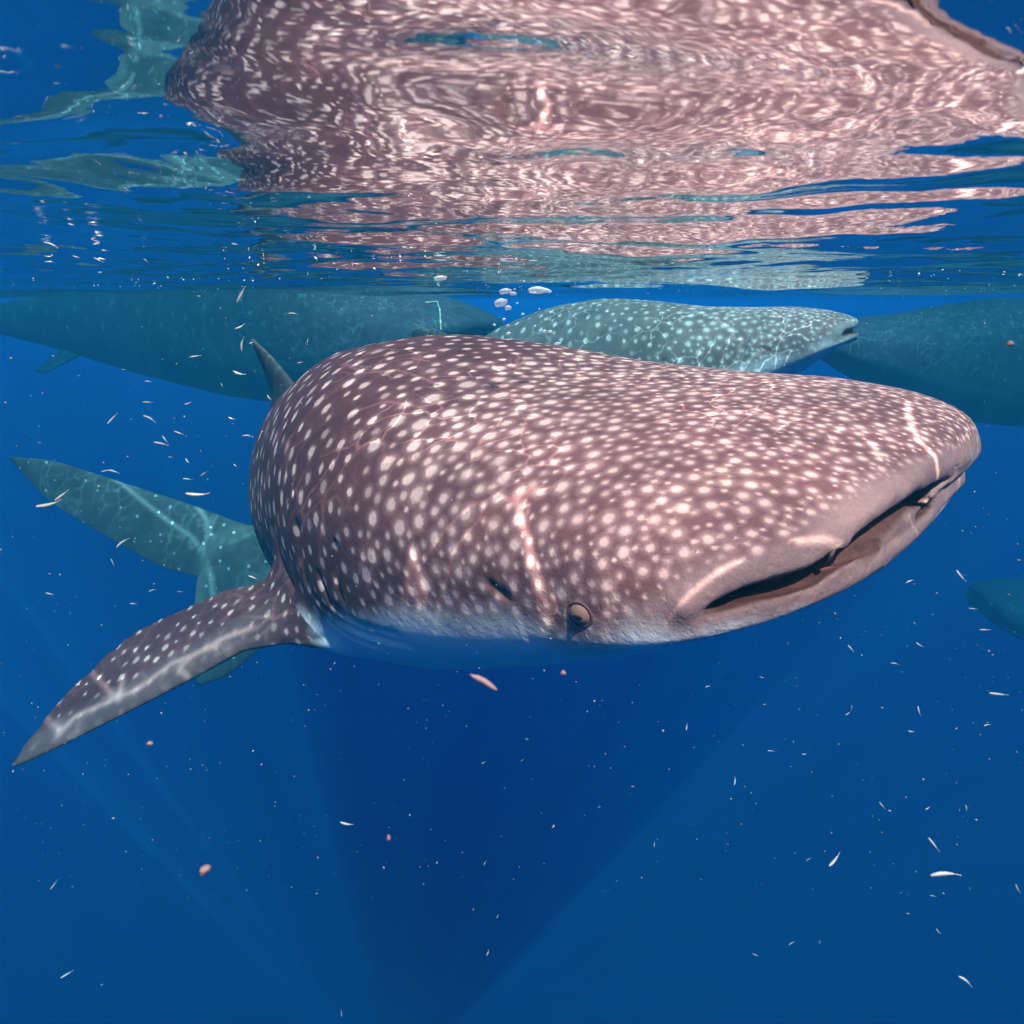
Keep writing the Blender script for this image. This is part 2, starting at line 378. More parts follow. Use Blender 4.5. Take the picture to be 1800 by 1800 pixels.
def spot_attrs(V, seed=3, fin=None):
    r = np.random.default_rng(seed); n = len(V)
    sp = spacing(V[:, 0]) * np.where(V[:, 2] < .12, .88, 1.0)
    if fin is not None: sp = np.where(fin > .4, .070, sp)
    order = r.permutation(n)[:min(n, 130000)]
    cell = {}; cs = .11
    acc = []
    def near(p, rad):
        k = int(math.ceil(rad / cs)); a, b, c = (int(math.floor(t_ / cs)) for t_ in p)
        for i in range(a - k, a + k + 1):
            for j in range(b - k, b + k + 1):
                for l in range(c - k, c + k + 1):
                    for q in cell.get((i, j, l), ()):
                        if (q[0] - p[0]) ** 2 + (q[1] - p[1]) ** 2 + (q[2] - p[2]) ** 2 < (rad * q[4]) ** 2: return True
        return False
    def put(p, rr, br, w):
        cell.setdefault(tuple(int(math.floor(t_ / cs)) for t_ in p), []).append((p[0], p[1], p[2], rr, w)); acc.append((p, rr, br))
    fin = np.zeros(n) if fin is None else fin
    ok = ((V[:, 2] > -.17) | (fin > .4))[order].tolist()
    VL = V[order].tolist(); SP = sp[order].tolist()
    for p, s, k_ in zip(VL[:80000], SP, ok):
        if k_ and not near(p, s * .97): put(p, s * r.uniform((.13 if p[0] < -.95 else .21), (.20 if p[0] < -.95 else .31)), r.uniform(.75, 1), 1)
    for p, s, k_ in zip(VL[60000:], SP[60000:], ok[60000:]):
        if k_ and not near(p, s * .56): put(p, s * r.uniform(.10, .19), r.uniform(.35, .85), .95)
    kd = KDTree(len(acc))
    for i, (p, _, _) in enumerate(acc): kd.insert(p, i)
    kd.balance()
    m = np.full(n, 3.0); br = np.zeros(n)
    pts = np.array([a[0] for a in acc]); rad = np.array([a[1] for a in acc]); bri = np.array([a[2] for a in acc])
    # brute force in x slabs
    o = np.argsort(pts[:, 0]); pts = pts[o]; rad = rad[o]; bri = bri[o]
    vo = np.argsort(V[:, 0])
    for ch in np.array_split(vo, max(1, n // 1500)):
        a, b = V[ch, 0].min() - .13, V[ch, 0].max() + .13
        i0, i1 = np.searchsorted(pts[:, 0], [a, b])
        if i1 <= i0: continue
        P_ = pts[i0:i1].astype(np.float32); v_ = V[ch].astype(np.float32)
        sx_ = np.interp(V[ch, 0].mean(), [-1.6, -.9], [1.45, 1.0]); P_ = P_ * [sx_, 1, 1]; v_ = v_ * [sx_, 1, 1]
        d2 = (v_ ** 2).sum(1)[:, None] + (P_ ** 2).sum(1)[None] - 2 * v_ @ P_.T
        d = np.sqrt(np.maximum(d2, 0)) / rad[i0:i1][None]
        k = d.argmin(1); m[ch] = np.minimum(d[np.arange(len(ch)), k], 3); br[ch] = bri[i0:i1][k]
    return m, br

def shark_mesh(name, d, xlo=-4.6, yr=(-1.46, .66), detail=True, xh=-1.6, xd=.016, seed=3, amt=1.0):
    x1 = np.arange(xlo, xh, xd); x2 = np.arange(xh, .03, d)
    ax = [np.concatenate([x1, x2]), np.arange(yr[0], yr[1], d), np.arange(-.60, .56, d)]
    V, Q = surface_nets(lambda p: shark_f(p, detail), None, None, ax, band=max(.075, d * 9))
    x, y, z = V.T
    # where the dark spotted back gives way to the pale underside, and the spotless lip band
    fp, s = pectoral(V)
    infin = np.clip((s - .05) / .2, 0, 1) * (fp < .03)
    m, br = spot_attrs(V, seed, infin)
    q_ = V - FO; cf = q_ @ FC
    paler = np.clip((cf + .085) / .035, 0, 1) * np.clip((s - .15) / .2, 0, 1) * (fp < .03)
    br = br * (1 - .85 * paler)
    line = np.interp(x, [-5, -2.5, -1.6, -1.2, -.8, -.4, -.2, 0], [-.12, -.22, -.22, -.18, -.085, -.062, -.08, -.12])
    line = np.where(x > -.32, line * np.clip((-.22 - x) / .1, 0, 1) + np.interp(y, [-.46, -.30], [-.005, -.050]) * (1 - np.clip((-.22 - x) / .1, 0, 1)), line)
    belly = (z - line) * (1 - infin) + .2 * infin
    lipd = (z - zu(y)) + .55 * (wid(np.minimum(x, -.002)) * 0) 
    rim = np.clip(1 + x / .36, 0, 1)
    dr = rim_x(y) - jaw_back(y) - x
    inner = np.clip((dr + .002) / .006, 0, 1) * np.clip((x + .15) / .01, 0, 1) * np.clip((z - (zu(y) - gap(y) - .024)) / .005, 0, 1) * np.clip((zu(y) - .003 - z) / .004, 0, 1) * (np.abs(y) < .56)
    inner = np.maximum(inner, np.clip(.3 - tube(V, [list(p) for p in _GR[0][0]], .010, .009) / .005, 0, 1))  # spiracle slot darkened in the skin colour, as shade in the recess
    me = mesh_np(name, bend(V, amt), Q)
    attr(me, 'spot', m); attr(me, 'spot_bright', br); attr(me, 'belly', belly); attr(me, 'lip', (z - zu(y)))
    attr(me, 'inner', inner); attr(me, 'xs', x); attr(me, 'infin', infin); attr(me, 'paler', paler)
    return me

def skin(name, dark=(.118, .042, .048), light=(.92, .56, .50), pale=(.90, .88, .86), lipc=(.36, .21, .20)):
    t = NT(name); P = t.obj(); m = t.a('spot'); xs_ = t.a('xs')
    n1 = t.noise(P, 55, 4, .6); n2 = t.noise(P, 9, 4, .6); n3 = t.noise(P, 230, 3, .6)
    mm = t.math('ADD', m, t.math('MULTIPLY', t.math('SUBTRACT', n1.outputs['Fac'], .5), 1.1))
    sf = t.math('MULTIPLY', t.mapr(mm, 1.32, t.mapr(xs_, -1.0, -.5, .68, .45)), t.a('spot_bright'))
    # faint light haze around spots on the head
    halo = t.math('MULTIPLY', t.mapr(m, 2.4, .9), t.mapr(xs_, -1.2, -.6, .05, .24))
    lip = t.a('lip'); rim = t.mapr(xs_, -.50, -.16)
    lipf = t.math('MULTIPLY', t.mapr(t.math('ADD', lip, t.math('MULTIPLY', n2.outputs['Fac'], .03)), .070, .045), t.mapr(xs_, -.36, -.20))
    nospot = t.math('SUBTRACT', 1.0, lipf)
    base = t.mix(n2.outputs['Fac'], rgb(*[c * .72 for c in dark]), rgb(*[c * 1.3 for c in dark]))
    hd = t.mapr(xs_, -1.3, -.3)
    base = t.mix(t.math('MULTIPLY', hd, .42), base, rgb(.32, .148, .150))
    # thin scratches and vein-like wrinkles
    vo = t.n('ShaderNodeTexVoronoi'); vo.feature = 'DISTANCE_TO_EDGE'; vo.inputs['Scale'].default_value = 13
    dv = t.n('ShaderNodeVectorMath'); dv.operation = 'MULTIPLY_ADD'; t.l(n2.outputs['Color'], dv.inputs[0]); dv.inputs[1].default_value = (.25, .25, .25); t.l(P, dv.inputs[2])
    t.l(dv.outputs[0], vo.inputs['Vector'])
    vein = t.math('MULTIPLY', t.math('MULTIPLY', t.mapr(xs_, -.4, -.8), t.mapr(vo.outputs['Distance'], .03, .0)), t.mapr(n2.outputs['Fac'], .55, .72, 0, .2))
    mp = t.n('ShaderNodeMapping'); mp.inputs['Scale'].default_value = (2.2, 26, 26); t.l(dv.outputs[0], mp.inputs['Vector'])
    stv = t.noise(mp.outputs[0], 1.6, 4, .6)
    base = t.mix(t.math('MULTIPLY', t.mapr(xs_, -.5, -1.1), t.mapr(stv.outputs['Fac'], .55, .75, 0, .15)), base, rgb(.34, .23, .22))
    base = t.mix(t.math('MULTIPLY', t.mapr(xs_, -.4, -1.0), t.mapr(stv.outputs['Fac'], .46, .25, 0, .5)), base, rgb(.045, .022, .026))
    base = t.mix(vein, base, rgb(.32, .24, .23))
    base = t.mix(halo, base, rgb(*light))
    base = t.mix(t.math('MULTIPLY', lipf, .9), base, rgb(*lipc))
    c = t.mix(t.math('MULTIPLY', sf, nospot), base, rgb(*light))
    c = t.mix(t.math('MULTIPLY', t.a('paler'), .38), c, rgb(.24, .17, .165))
    # fine speckle
    c = t.mix(t.mapr(n3.outputs['Fac'], .3, .7, 0, .18), c, rgb(.05, .035, .035))
    bl = t.math('ADD', t.a('belly'), t.math('MULTIPLY', t.math('SUBTRACT', n2.outputs['Fac'], .5), .07))
    c = t.mix(t.mapr(bl, t.mapr(xs_, -.35, -.15, .075, .02), -.03), c, rgb(*pale))
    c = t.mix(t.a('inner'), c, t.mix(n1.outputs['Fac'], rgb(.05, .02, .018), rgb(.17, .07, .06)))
    b = t.n('ShaderNodeBsdfPrincipled'); t.l(c, b.inputs['Base Color'])
    b.inputs['Roughness'].default_value = .62; b.inputs['Specular IOR Level'].default_value = .12
    hgt = t.math('ADD', t.math('MULTIPLY', n3.outputs['Fac'], .35), t.math('ADD', t.math('MULTIPLY', n1.outputs['Fac'], .8), t.math('MULTIPLY', sf, -.25)))
    bp = t.n('ShaderNodeBump'); bp.inputs['Strength'].default_value = .6; bp.inputs['Distance'].default_value = .004; t.l(hgt, bp.inputs['Height'])
    t.l(bp.outputs[0], b.inputs['Normal'])
    t.l(b.outputs[0], t.out.inputs[0]); return t.m

def loft_fin(name, lead, trail, th, mat, parent, nspan=48, nch=20, spots=0.0, seed=1):
    """fin between a leading and a trailing edge curve, lens shaped in section"""
    lead = np.array(lead, float); trail = np.array(trail, float)
    def rs(c, m):
        d = np.r_[0, np.cumsum(np.linalg.norm(np.diff(c, axis=0), axis=1))]; u = np.linspace(0, 1, m) * d[-1]
        o = np.stack([np.interp(u, d, c[:, i]) for i in range(3)], 1)
        k = np.array([1, 2, 3, 2, 1]) / 9
        p = np.pad(o, ((2, 2), (0, 0)), 'edge'); s = np.stack([np.convolve(p[:, i], k, 'valid') for i in range(3)], 1)
        s[0] = o[0]; s[-1] = o[-1]; return s
    A = rs(lead, nspan); B = rs(trail, nspan)
    nrm = np.cross((A[-1] + B[-1]) - (A[0] + B[0]), A[nspan // 3] - B[nspan // 3]); nrm /= np.linalg.norm(nrm)
    u = (1 - np.cos(np.linspace(0, math.pi, nch))) / 2
    V = []; att = []
    for side in (1, -1):
        for i in range(nspan):
            ti = th[0] + (th[1] - th[0]) * i / (nspan - 1)
            ch = np.linalg.norm(A[i] - B[i]); ti = min(ti, ch * .3)
            pr = 2.2 * np.sqrt(u) * (1 - u) * (1 + .3 * u)
            P = A[i] + (B[i] - A[i]) * u[:, None] + side * nrm * (ti * pr)[:, None]
            V.append(P)
    V = np.concatenate(V); n = nspan * nch
    I = np.arange(2 * n).reshape(2, nspan, nch); q = []
    a = I[0]; q.append(np.stack([a[:-1, :-1], a[1:, :-1], a[1:, 1:], a[:-1, 1:]], -1).reshape(-1, 4))
    a = I[1]; q.append(np.stack([a[:-1, :-1], a[:-1, 1:], a[1:, 1:], a[1:, :-1]], -1).reshape(-1, 4))
    q.append(np.stack([I[0, -1, :-1], I[1, -1, :-1], I[1, -1, 1:], I[0, -1, 1:]], -1))
    me = mesh_np(name, V, np.concatenate(q))
    import bmesh
    bm = bmesh.new(); bm.from_mesh(me); bmesh.ops.remove_doubles(bm, verts=bm.verts, dist=1e-5); bmesh.ops.recalc_face_normals(bm, faces=bm.faces); bm.to_mesh(me); bm.free()
    return link(name, me, mat, parent)

def fin_skin(name, dark=(.10, .085, .085), light=(.62, .50, .46), scale=9):
    t = NT(name); P = t.obj(); n2 = t.noise(P, 8, 4, .6)
    vo = t.n('ShaderNodeTexVoronoi'); vo.inputs['Scale'].default_value = scale; vo.inputs['Randomness'].default_value = .8; t.l(P, vo.inputs['Vector'])
    base = t.mix(n2.outputs['Fac'], rgb(*[c * .7 for c in dark]), rgb(*[c * 1.4 for c in dark]))
    c = t.mix(t.mapr(vo.outputs['Distance'], .17, .10), base, rgb(*light))
    b = t.n('ShaderNodeBsdfPrincipled'); t.l(c, b.inputs['Base Color']); b.inputs['Roughness'].default_value = .6; b.inputs['Specular IOR Level'].default_value = .15
    bp = t.n('ShaderNodeBump'); bp.inputs['Strength'].default_value = .3; bp.inputs['Distance'].default_value = .004; t.l(t.noise(P, 60, 3).outputs['Fac'], bp.inputs['Height']); t.l(bp.outputs[0], b.inputs['Normal'])
    t.l(b.outputs[0], t.out.inputs[0]); return t.m

M_SKIN = skin('spotted_shark_skin'); M_FIN = fin_skin('grey_fin_skin')
M_TAIL = fin_skin('tail_fin_skin', (.085, .080, .073), (.42, .42, .38), 13)

# main shark frame in the world (head towards the right and towards the camera, nose slightly up)
def empty(name, M):
    o = bpy.data.objects.new(name, None); COL.objects.link(o); o.matrix_world = M; o.empty_display_size = .2; return o
ms = empty('whale_shark', Matrix.Translation(TW) @ RW.to_4x4())
tag(ms, 'big brown whale shark with pale spots close in front, mouth ajar', 'whale shark')
me = shark_mesh('body', .0065)
body = link('body', me, M_SKIN, ms)

# caudal fin, bent round to show its side
UP_L = [[-3.29, 0.524, -0.527], [-3.531, 0.351, -0.424], [-3.901, 0.048, -0.249], [-4.206, -0.165, -0.043], [-4.62, -0.484, 0.229], [-4.938, -0.715, 0.427], [-5.186, -0.906, 0.506]]
UP_T = [[-3.284, 0.467, -0.7], [-3.522, 0.264, -0.686], [-4.012, -0.201, -0.556], [-4.291, -0.41, -0.423], [-4.58, -0.588, -0.178], [-4.927, -0.808, 0.144], [-5.174, -0.906, 0.469]]
LO_L = [[-3.525, 0.299, -0.581], [-3.643, 0.122, -0.803], [-3.777, -0.088, -1.017], [-3.962, -0.339, -1.174], [-4.1, -0.485, -1.203]]
LO_T = [[-4.044, -0.158, -0.335], [-4.098, -0.295, -0.528], [-4.103, -0.378, -0.736], [-4.096, -0.435, -0.997], [-4.118, -0.498, -1.18]]
loft_fin('caudal_fin_upper_lobe', UP_L, UP_T, (.07, .012), M_TAIL, ms)
loft_fin('caudal_fin_lower_lobe', LO_L, LO_T, (.055, .012), M_TAIL, ms)
loft_fin('dorsal_fin', [[-2.443, 0.052, 0.40], [-2.545, 0.026, 0.569], [-2.62, 0.007, 0.674], [-2.688, -0.015, 0.752]],
         [[-2.92, 0.022, 0.35], [-2.80, 0.04, 0.499], [-2.77, 0.02, 0.626], [-2.715, -0.012, 0.744]], (.05, .008), M_FIN, ms, 24)

# ---- eyes, barbels of the main shark
def lathe(name, prof, M, mat, parent, sx=1.0, sy=1.0, n=28):
    """surface of revolution about +Z of frame M; prof = [(r, z)]"""
    a = np.linspace(0, 2 * math.pi, n, endpoint=False); V = []; Q = []
    for r_, z_ in prof: V += [(r_ * math.cos(t_) * sx, r_ * math.sin(t_) * sy, z_) for t_ in a]
    for i in range(len(prof) - 1):
        for j in range(n): k = (j + 1) % n; Q.append((i * n + j, i * n + k, (i + 1) * n + k, (i + 1) * n + j))
    me = mesh_np(name, np.array(V), np.array(Q)); me.transform(M)
    return link(name, me, mat, parent)
def frame(p, n, along):
    n = Vector(n).normalized(); x = Vector(along); x = (x - n * x.dot(n)).normalized(); y = n.cross(x)
    M = Matrix((x, y, n)).transposed().to_4x4(); M.translation = Vector(p); return M
M_IRIS = plain('iris', (.34, .17, .13), .12, .4, 90, .5)
M_DARK = plain('pupil_and_slot_shade', (.020, .012, .012), .35, .3, 60, .4)  # pupil colour, also the painted shade in the spiracle slot
M_RING = plain('eye_rim', (.15, .075, .07), .5, .3, 60, .2)
M_BARB = plain('grey_barbel_skin', (.16, .11, .105), .6, .5, 40, .2)
pe = on_skin([(1019, 1080)])[0]; ne = skin_normal(pe)
FE = frame(pe - ne * .004, ne, (1, 0, 0))
dome = lambda r_, h, m=7: [(r_ * math.cos(a_), h * math.sin(a_)) for a_ in np.linspace(0, math.pi / 2 - .03, m)]
eye = lathe('eye', [(.0215, -.006)] + dome(.0215, .012), FE, M_IRIS, body, 1.0, .84)
rim = lathe('eyelid', [(.0205, -.004), (.0212, .0040), (.0228, .0058), (.0248, .0045), (.0275, .0012), (.030, -.004)], FE, M_RING, eye, 1.0, .84)
FP = frame(pe - ne * .004 + np.array([0.0, 0.0, -.002]) , ne, (1, 0, 0))
lathe('pupil', [(.0125, .006)] + [(r_, z_ + .0062) for r_, z_ in dome(.0125, .0070)], FP, M_DARK, eye, 1.0, .55)
bpy.context.view_layer.update()
eye.parent = ms
# the spiracle is a slot behind the eye
ps = on_skin([(875, 1038)])[0]; ns_ = skin_normal(ps)
def blob(name, p, rad, M3, mat, parent, seg=16, fn=None):
    V = []; Q = []
    nl = seg // 2
    for i in range(nl + 1):
        ph = math.pi * i / nl
        for j in range(seg):
            th = 2 * math.pi * j / seg; v_ = Vector((math.sin(ph) * math.cos(th), math.sin(ph) * math.sin(th), math.cos(ph)))
            if fn: v_ = fn(v_)
            V.append((v_.x * rad[0], v_.y * rad[1], v_.z * rad[2]))
    for i in range(nl):
        for j in range(seg): k = (j + 1) % seg; Q.append((i * seg + j, (i + 1) * seg + j, (i + 1) * seg + k, i * seg + k))
    me = mesh_np(name, np.array(V), np.array(Q)); me.transform(Matrix.Translation(Vector(p)) @ M3.to_4x4())
    return link(name, me, mat, parent)
a_, b_ = on_skin([(863, 1028), (887, 1047)], -.004)
blob('spiracle', (a_ + b_) / 2, (.014, .005, .003), frame(ps, ns_, b_ - a_).to_3x3(), M_DARK, ms)  # dark blob standing in for the shade inside the slot
# nasal barbels hang over the upper lip
def barbel(px0, px1, r0, mat, back):
    a0, a1 = on_skin([px0], .004)[0], on_skin([px1], back)[0]
    m_ = (a0 + a1) / 2; L_ = np.linalg.norm(a1 - a0) / 2
    z_ = Vector(a1 - a0).normalized(); x_ = Vector((1, 0, 0)); x_ = (x_ - z_ * x_.dot(z_)).normalized(); y_ = z_.cross(x_)
    return blob('nasal_barbel', m_, (r0 * .35, r0 * 1.2, L_ * 1.1), Matrix((x_, y_, z_)).transposed(), mat, ms, 18, lambda v_: Vector((v_.x * (1 - .45 * v_.z), v_.y * (1 - .8 * v_.z) * .8 + .3 * (1 - v_.z), v_.z)))
barbel((1468, 964), (1445, 998), .009, M_BARB, .012)
blob('nasal_barbel', on_skin([(1700, 792)])[0] + np.array([-.012, .02, -.016]), (.016, .024, .020), Matrix.Identity(3), plain('shaded_green_barbel', (.16, .20, .16), .6, .3, 60, .2), ms)  # greenish tone of the shaded far side put into this barbel's colour

# ------------------------------------------------------------------ light lines painted into the surface tint, to fall on the big shark
def up_to_surface(pts):
    out = []
    for p in pts:
        w_ = RW @ Vector(p) + TW; k_ = -w_.z / SUN_DIR.z; q_ = w_ + SUN_DIR * k_; out.append((q_.x, q_.y))
    return out
def flat_z(pts, z_):      # the same for far things at a known distance
    out = []
    for px, py in pts:
        w_ = pix(px, py, z_); k_ = -w_.z / SUN_DIR.z; q_ = w_ + SUN_DIR * k_; out.append((q_.x, q_.y))
    return out
LINES = [
    (up_to_surface(on_skin([(905, 868), (912, 900), (925, 940), (932, 975), (943, 1012), (955, 1045), (968, 1076)])), .0050, 1.0),
    (up_to_surface(on_skin([(905, 868), (935, 860)])), .012, .5),
    (up_to_surface(on_skin([(1588, 702), (1592, 735), (1605, 765), (1625, 785), (1645, 812), (1652, 826)])), .0065, .9),
    (up_to_surface(on_skin([(1522, 775), (1535, 795)])), .006, .6),
    (up_to_surface(on_skin([(724, 978), (730, 1010), (742, 1050)])), .008, .9),
    (up_to_surface(on_skin([(720, 985), (712, 1030)])), .008, .45),
    (up_to_surface(on_skin([(1198, 1058), (1235, 1022), (1290, 985)])), .0045, .6),
    (up_to_surface(on_skin([(1400, 945), (1450, 940), (1480, 950)])), .006, .5),
    (up_to_surface(on_skin([(100, 1300), (130, 1265), (200, 1235), (245, 1215), (300, 1170), (350, 1150), (400, 1120), (440, 1105)])), .009, .9),
    (up_to_surface(on_skin([(190, 1275), (205, 1235), (215, 1200)])), .008, .9),
    (up_to_surface(on_skin([(330, 1195), (315, 1178), (345, 1150), (380, 1140)])), .008, .8),
    (up_to_surface(on_skin([(90, 1330), (105, 1290), (125, 1270)])), .008, .9),
    (up_to_surface(on_skin([(425, 915), (455, 870), (470, 835)])), .012, .3),
    (flat_z([(200, 835), (250, 880), (300, 925), (340, 955), (365, 990), (375, 1030), (380, 1070)], 4.15), .013, 1.0),
    (flat_z([(345, 885), (365, 920), (370, 945), (360, 975)], 4.12), .016, 1.0),
    (flat_z([(380, 905), (370, 945), (400, 965), (440, 950)], 4.1), .012, .6),
    (flat_z([(350, 1075), (352, 1010), (375, 960), (420, 940)], 4.1), .06, .30),
    (up_to_surface(on_skin([(600, 640), (640, 655), (700, 650), (760, 670)])), .006, .35),
    (up_to_surface(on_skin([(620, 725), (680, 705), (740, 715), (800, 700)])), .006, .30),
    (up_to_surface(on_skin([(1300, 662), (1380, 672), (1450, 668)])), .006, .35),
]
set_light_lines(LINES)

# ------------------------------------------------------------------ the sharks behind
def other_shark(name, label, group, px, py, z_, yaw, pitch, roll, scale, mesh, FINS):
    root = bpy.data.objects.new(name, None); COL.objects.link(root)
    # unrotated: nose along +X
    root.matrix_world = Matrix.Translation(pix(px, py, z_)) @ Matrix.Rotation(yaw, 4, 'Z') @ Matrix.Rotation(-pitch, 4, 'Y') @ Matrix.Rotation(roll, 4, 'X') @ Matrix.Scale(scale, 4)
    tag(root, label, 'whale shark', group)
    b_ = bpy.data.objects.new('body', mesh); COL.objects.link(b_); b_.parent = root
    for nm, me_ in FINS:
        o_ = bpy.data.objects.new(nm, me_); COL.objects.link(o_); o_.parent = root
    return root
END[0] = -4.9
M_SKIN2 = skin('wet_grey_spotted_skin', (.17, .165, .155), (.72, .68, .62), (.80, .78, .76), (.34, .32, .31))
def proto_mesh(seed, d, mat, amt):
    m_ = shark_mesh('body', d, xlo=-4.7, yr=(-1.46, .70), xh=-1.6, xd=.024, seed=seed, amt=amt); m_.materials.append(mat); return m_
def proto_fins(mat):
    o = [loft_fin('caudal_fin', [(-4.2, 0, -.02), (-4.6, 0, .25), (-5.2, 0, .75), (-5.55, 0, 1.02)], [(-4.55, 0, -.30), (-4.75, 0, .0), (-5.15, 0, .45), (-5.53, 0, .97)], (.07, .01), mat, None, 24, 12),
         loft_fin('caudal_fin', [(-4.15, 0, .0), (-4.45, 0, -.35), (-4.7, 0, -.6)], [(-4.7, 0, .05), (-4.68, 0, -.25), (-4.72, 0, -.58)], (.06, .01), mat, None, 16, 12),
         loft_fin('dorsal_fin', [(-2.45, 0, .44), (-2.75, 0, .72), (-2.98, 0, .82)], [(-3.05, 0, .27), (-2.96, 0, .50), (-3.03, 0, .78)], (.06, .01), mat, None, 20, 12),
         loft_fin('pelvic_fin', [(-3.1, -.12, -.20), (-3.3, -.3, -.34)], [(-3.35, -.10, -.18), (-3.42, -.28, -.33)], (.03, .008), mat, None, 10, 10)]
    r = [(o_.name.split('.')[0], o_.data) for o_ in o]
    for o_ in o: bpy.data.objects.remove(o_)
    return r
FIN2 = proto_fins(M_FIN)
for nm, me_ in FIN2:
    V = np.empty(len(me_.vertices) * 3); me_.vertices.foreach_get('co', V); me_.vertices.foreach_set('co', bend(V.reshape(-1, 3)).ravel()); me_.update()
MESH2 = proto_mesh(11, .013, M_SKIN2, 1.0)
M_FAR = skin('haze_dimmed_skin', (.050, .055, .055), (.13, .13, .12), (.10, .11, .11), (.06, .06, .06))  # murk of distance put into darker, flatter colours, for skin and fins
FIN3 = proto_fins(plain('haze_dimmed_fin', (.05, .055, .055), .7, .3, 5, .1))
PECT[0] = False
MESH3 = proto_mesh(12, .024, M_FAR, 0.0)
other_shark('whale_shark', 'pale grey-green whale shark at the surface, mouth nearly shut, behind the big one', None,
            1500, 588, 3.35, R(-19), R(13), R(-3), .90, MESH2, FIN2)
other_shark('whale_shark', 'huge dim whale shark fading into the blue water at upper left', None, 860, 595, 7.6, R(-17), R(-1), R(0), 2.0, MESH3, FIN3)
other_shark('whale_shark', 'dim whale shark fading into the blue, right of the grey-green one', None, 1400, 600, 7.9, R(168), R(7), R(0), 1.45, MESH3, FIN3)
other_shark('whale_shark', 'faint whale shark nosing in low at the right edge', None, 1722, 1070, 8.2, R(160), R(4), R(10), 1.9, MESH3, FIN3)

# ------------------------------------------------------------------ krill drifting through the water
def krill_mesh(name, bend_, fat):
    ns, nr = 11, 8; V = []; Q = []
    for i in range(ns):
        u = i / (ns - 1); x_ = u - .5; r_ = fat * (math.sin(math.pi * min(1, u * 1.15 + .06)) ** .6 if u < .82 else .35 - .9 * (u - .82)) * (1 - .45 * u) * (1 + .08 * (i % 2))
        if u > .9: r_ *= .7
        for j in range(nr):
            a_ = 2 * math.pi * j / nr; wide = 2.2 if u > .93 else 1.0
            V.append((x_, r_ * math.cos(a_) * (.4 if u > .93 else .8) + 0, r_ * math.sin(a_) * wide + bend_ * (.25 - x_ * x_)))
    for i in range(ns - 1):
        for j in range(nr): k = (j + 1) % nr; Q.append((i * nr + j, i * nr + k, (i + 1) * nr + k, (i + 1) * nr + j))
    return mesh_np(name, np.array(V), np.array(Q))
t = NT('pale_shell'); b = t.n('ShaderNodeBsdfPrincipled'); b.inputs['Base Color'].default_value = rgb(.95, .92, .88)
nz = t.noise(t.obj(), 9, 2); t.l(t.mix(nz.outputs['Fac'], rgb(.42, .36, .32), rgb(.62, .60, .56)), b.inputs['Base Color'])
b.inputs['Roughness'].default_value = .3; b.inputs['Subsurface Weight'].default_value = 0; t.l(b.outputs[0], t.out.inputs[0]); M_KRILL = t.m
KM = [krill_mesh('krill', bd, ft) for bd, ft in ((.05, .085), (.35, .10), (-.3, .085), (.0, .06))]
for m_ in KM: m_.materials.append(M_KRILL)
#        x, y, length px, angle deg (photo pixels), seen against
K = [(424,517,30,60),(422,573,18,30),(427,604,24,75),(443,602,10,20),(344,626,18,15),(421,655,24,-20),(261,671,10,0),(390,677,9,-60),(260,707,17,0),(331,708,14,25),(263,737,22,-30),(198,735,24,55),(315,761,16,-20),(408,735,12,-15),(435,767,20,-15),(284,780,30,-8),(290,772,14,-50),(330,810,12,-50),(300,804,9,0),(359,832,15,30),(330,842,18,0),(348,867,36,-5),(200,830,20,-20),(188,827,18,15),(109,870,26,50),(86,884,38,12),(515,552,16,-5),(541,598,10,80),(528,637,10,10),(474,699,12,-50),
 (217,954,24,35),(198,989,14,-75),(235,1061,16,8),(88,1043,14,-10),(268,1038,12,20),(317,1040,10,0),(445,1015,18,-20),(414,818,8,-30),(218,650,7,0),(139,660,7,10),(70,778,7,0),
 (1690,1012,24,-50),(1600,1022,14,20),(1459,1072,10,-75),(1496,1140,14,-50),(1617,1133,12,-35),(1573,1167,12,-5),(1711,1070,15,-5),(1732,1107,16,8),(1792,984,6,0),(1608,1096,6,-45),(1340,1191,10,-20),
 (1756,1220,30,-3),(1616,1250,20,-60),(1245,1207,10,5),(1491,1254,12,20),(1497,1245,12,-80),(1602,1285,12,-5),(1736,1275,12,8),(1356,1320,12,-3),(1395,1305,8,-75),(1414,1325,8,5),(1113,1383,7,-15),(1054,1418,6,20),(1551,1416,14,-50),(1631,1420,10,30),(1698,1421,12,-80),(1687,1423,6,80),(1642,1485,28,-50),(1467,1510,30,30),(1663,1539,48,3),(1641,1575,10,0),(1597,1606,8,-20),(1790,1562,18,-60),(1392,1658,12,35),(1329,1679,12,-25),(1441,1655,10,85),(1650,1637,12,-50),(1697,1726,30,-40),(1422,1510,10,45),(1207,1277,12,80),(1291,1372,14,80),(1151,1484,12,80),(1345,1238,7,10),(918,1336,6,50),(927,1299,6,-20),
 (18,100,25,-20),(100,286,12,-15),(150,335,16,-25),(168,354,14,-10),(58,328,14,5),(236,340,10,-40),(168,397,12,-10),(1672,351,14,20),(1675,368,10,0),(1674,438,7,0),(1704,436,8,10),(1764,482,5,0),(1795,483,8,0),(1790,163,14,15),
 (875,1610,7,60),(850,1340,8,30),(180,1731,10,40),(600,1780,16,85),(832,1598,8,80),(857,1674,10,75),(853,1517,8,60),(95,1555,16,55),(118,1712,20,35),(610,1447,24,3)]
kr = random.Random(5)
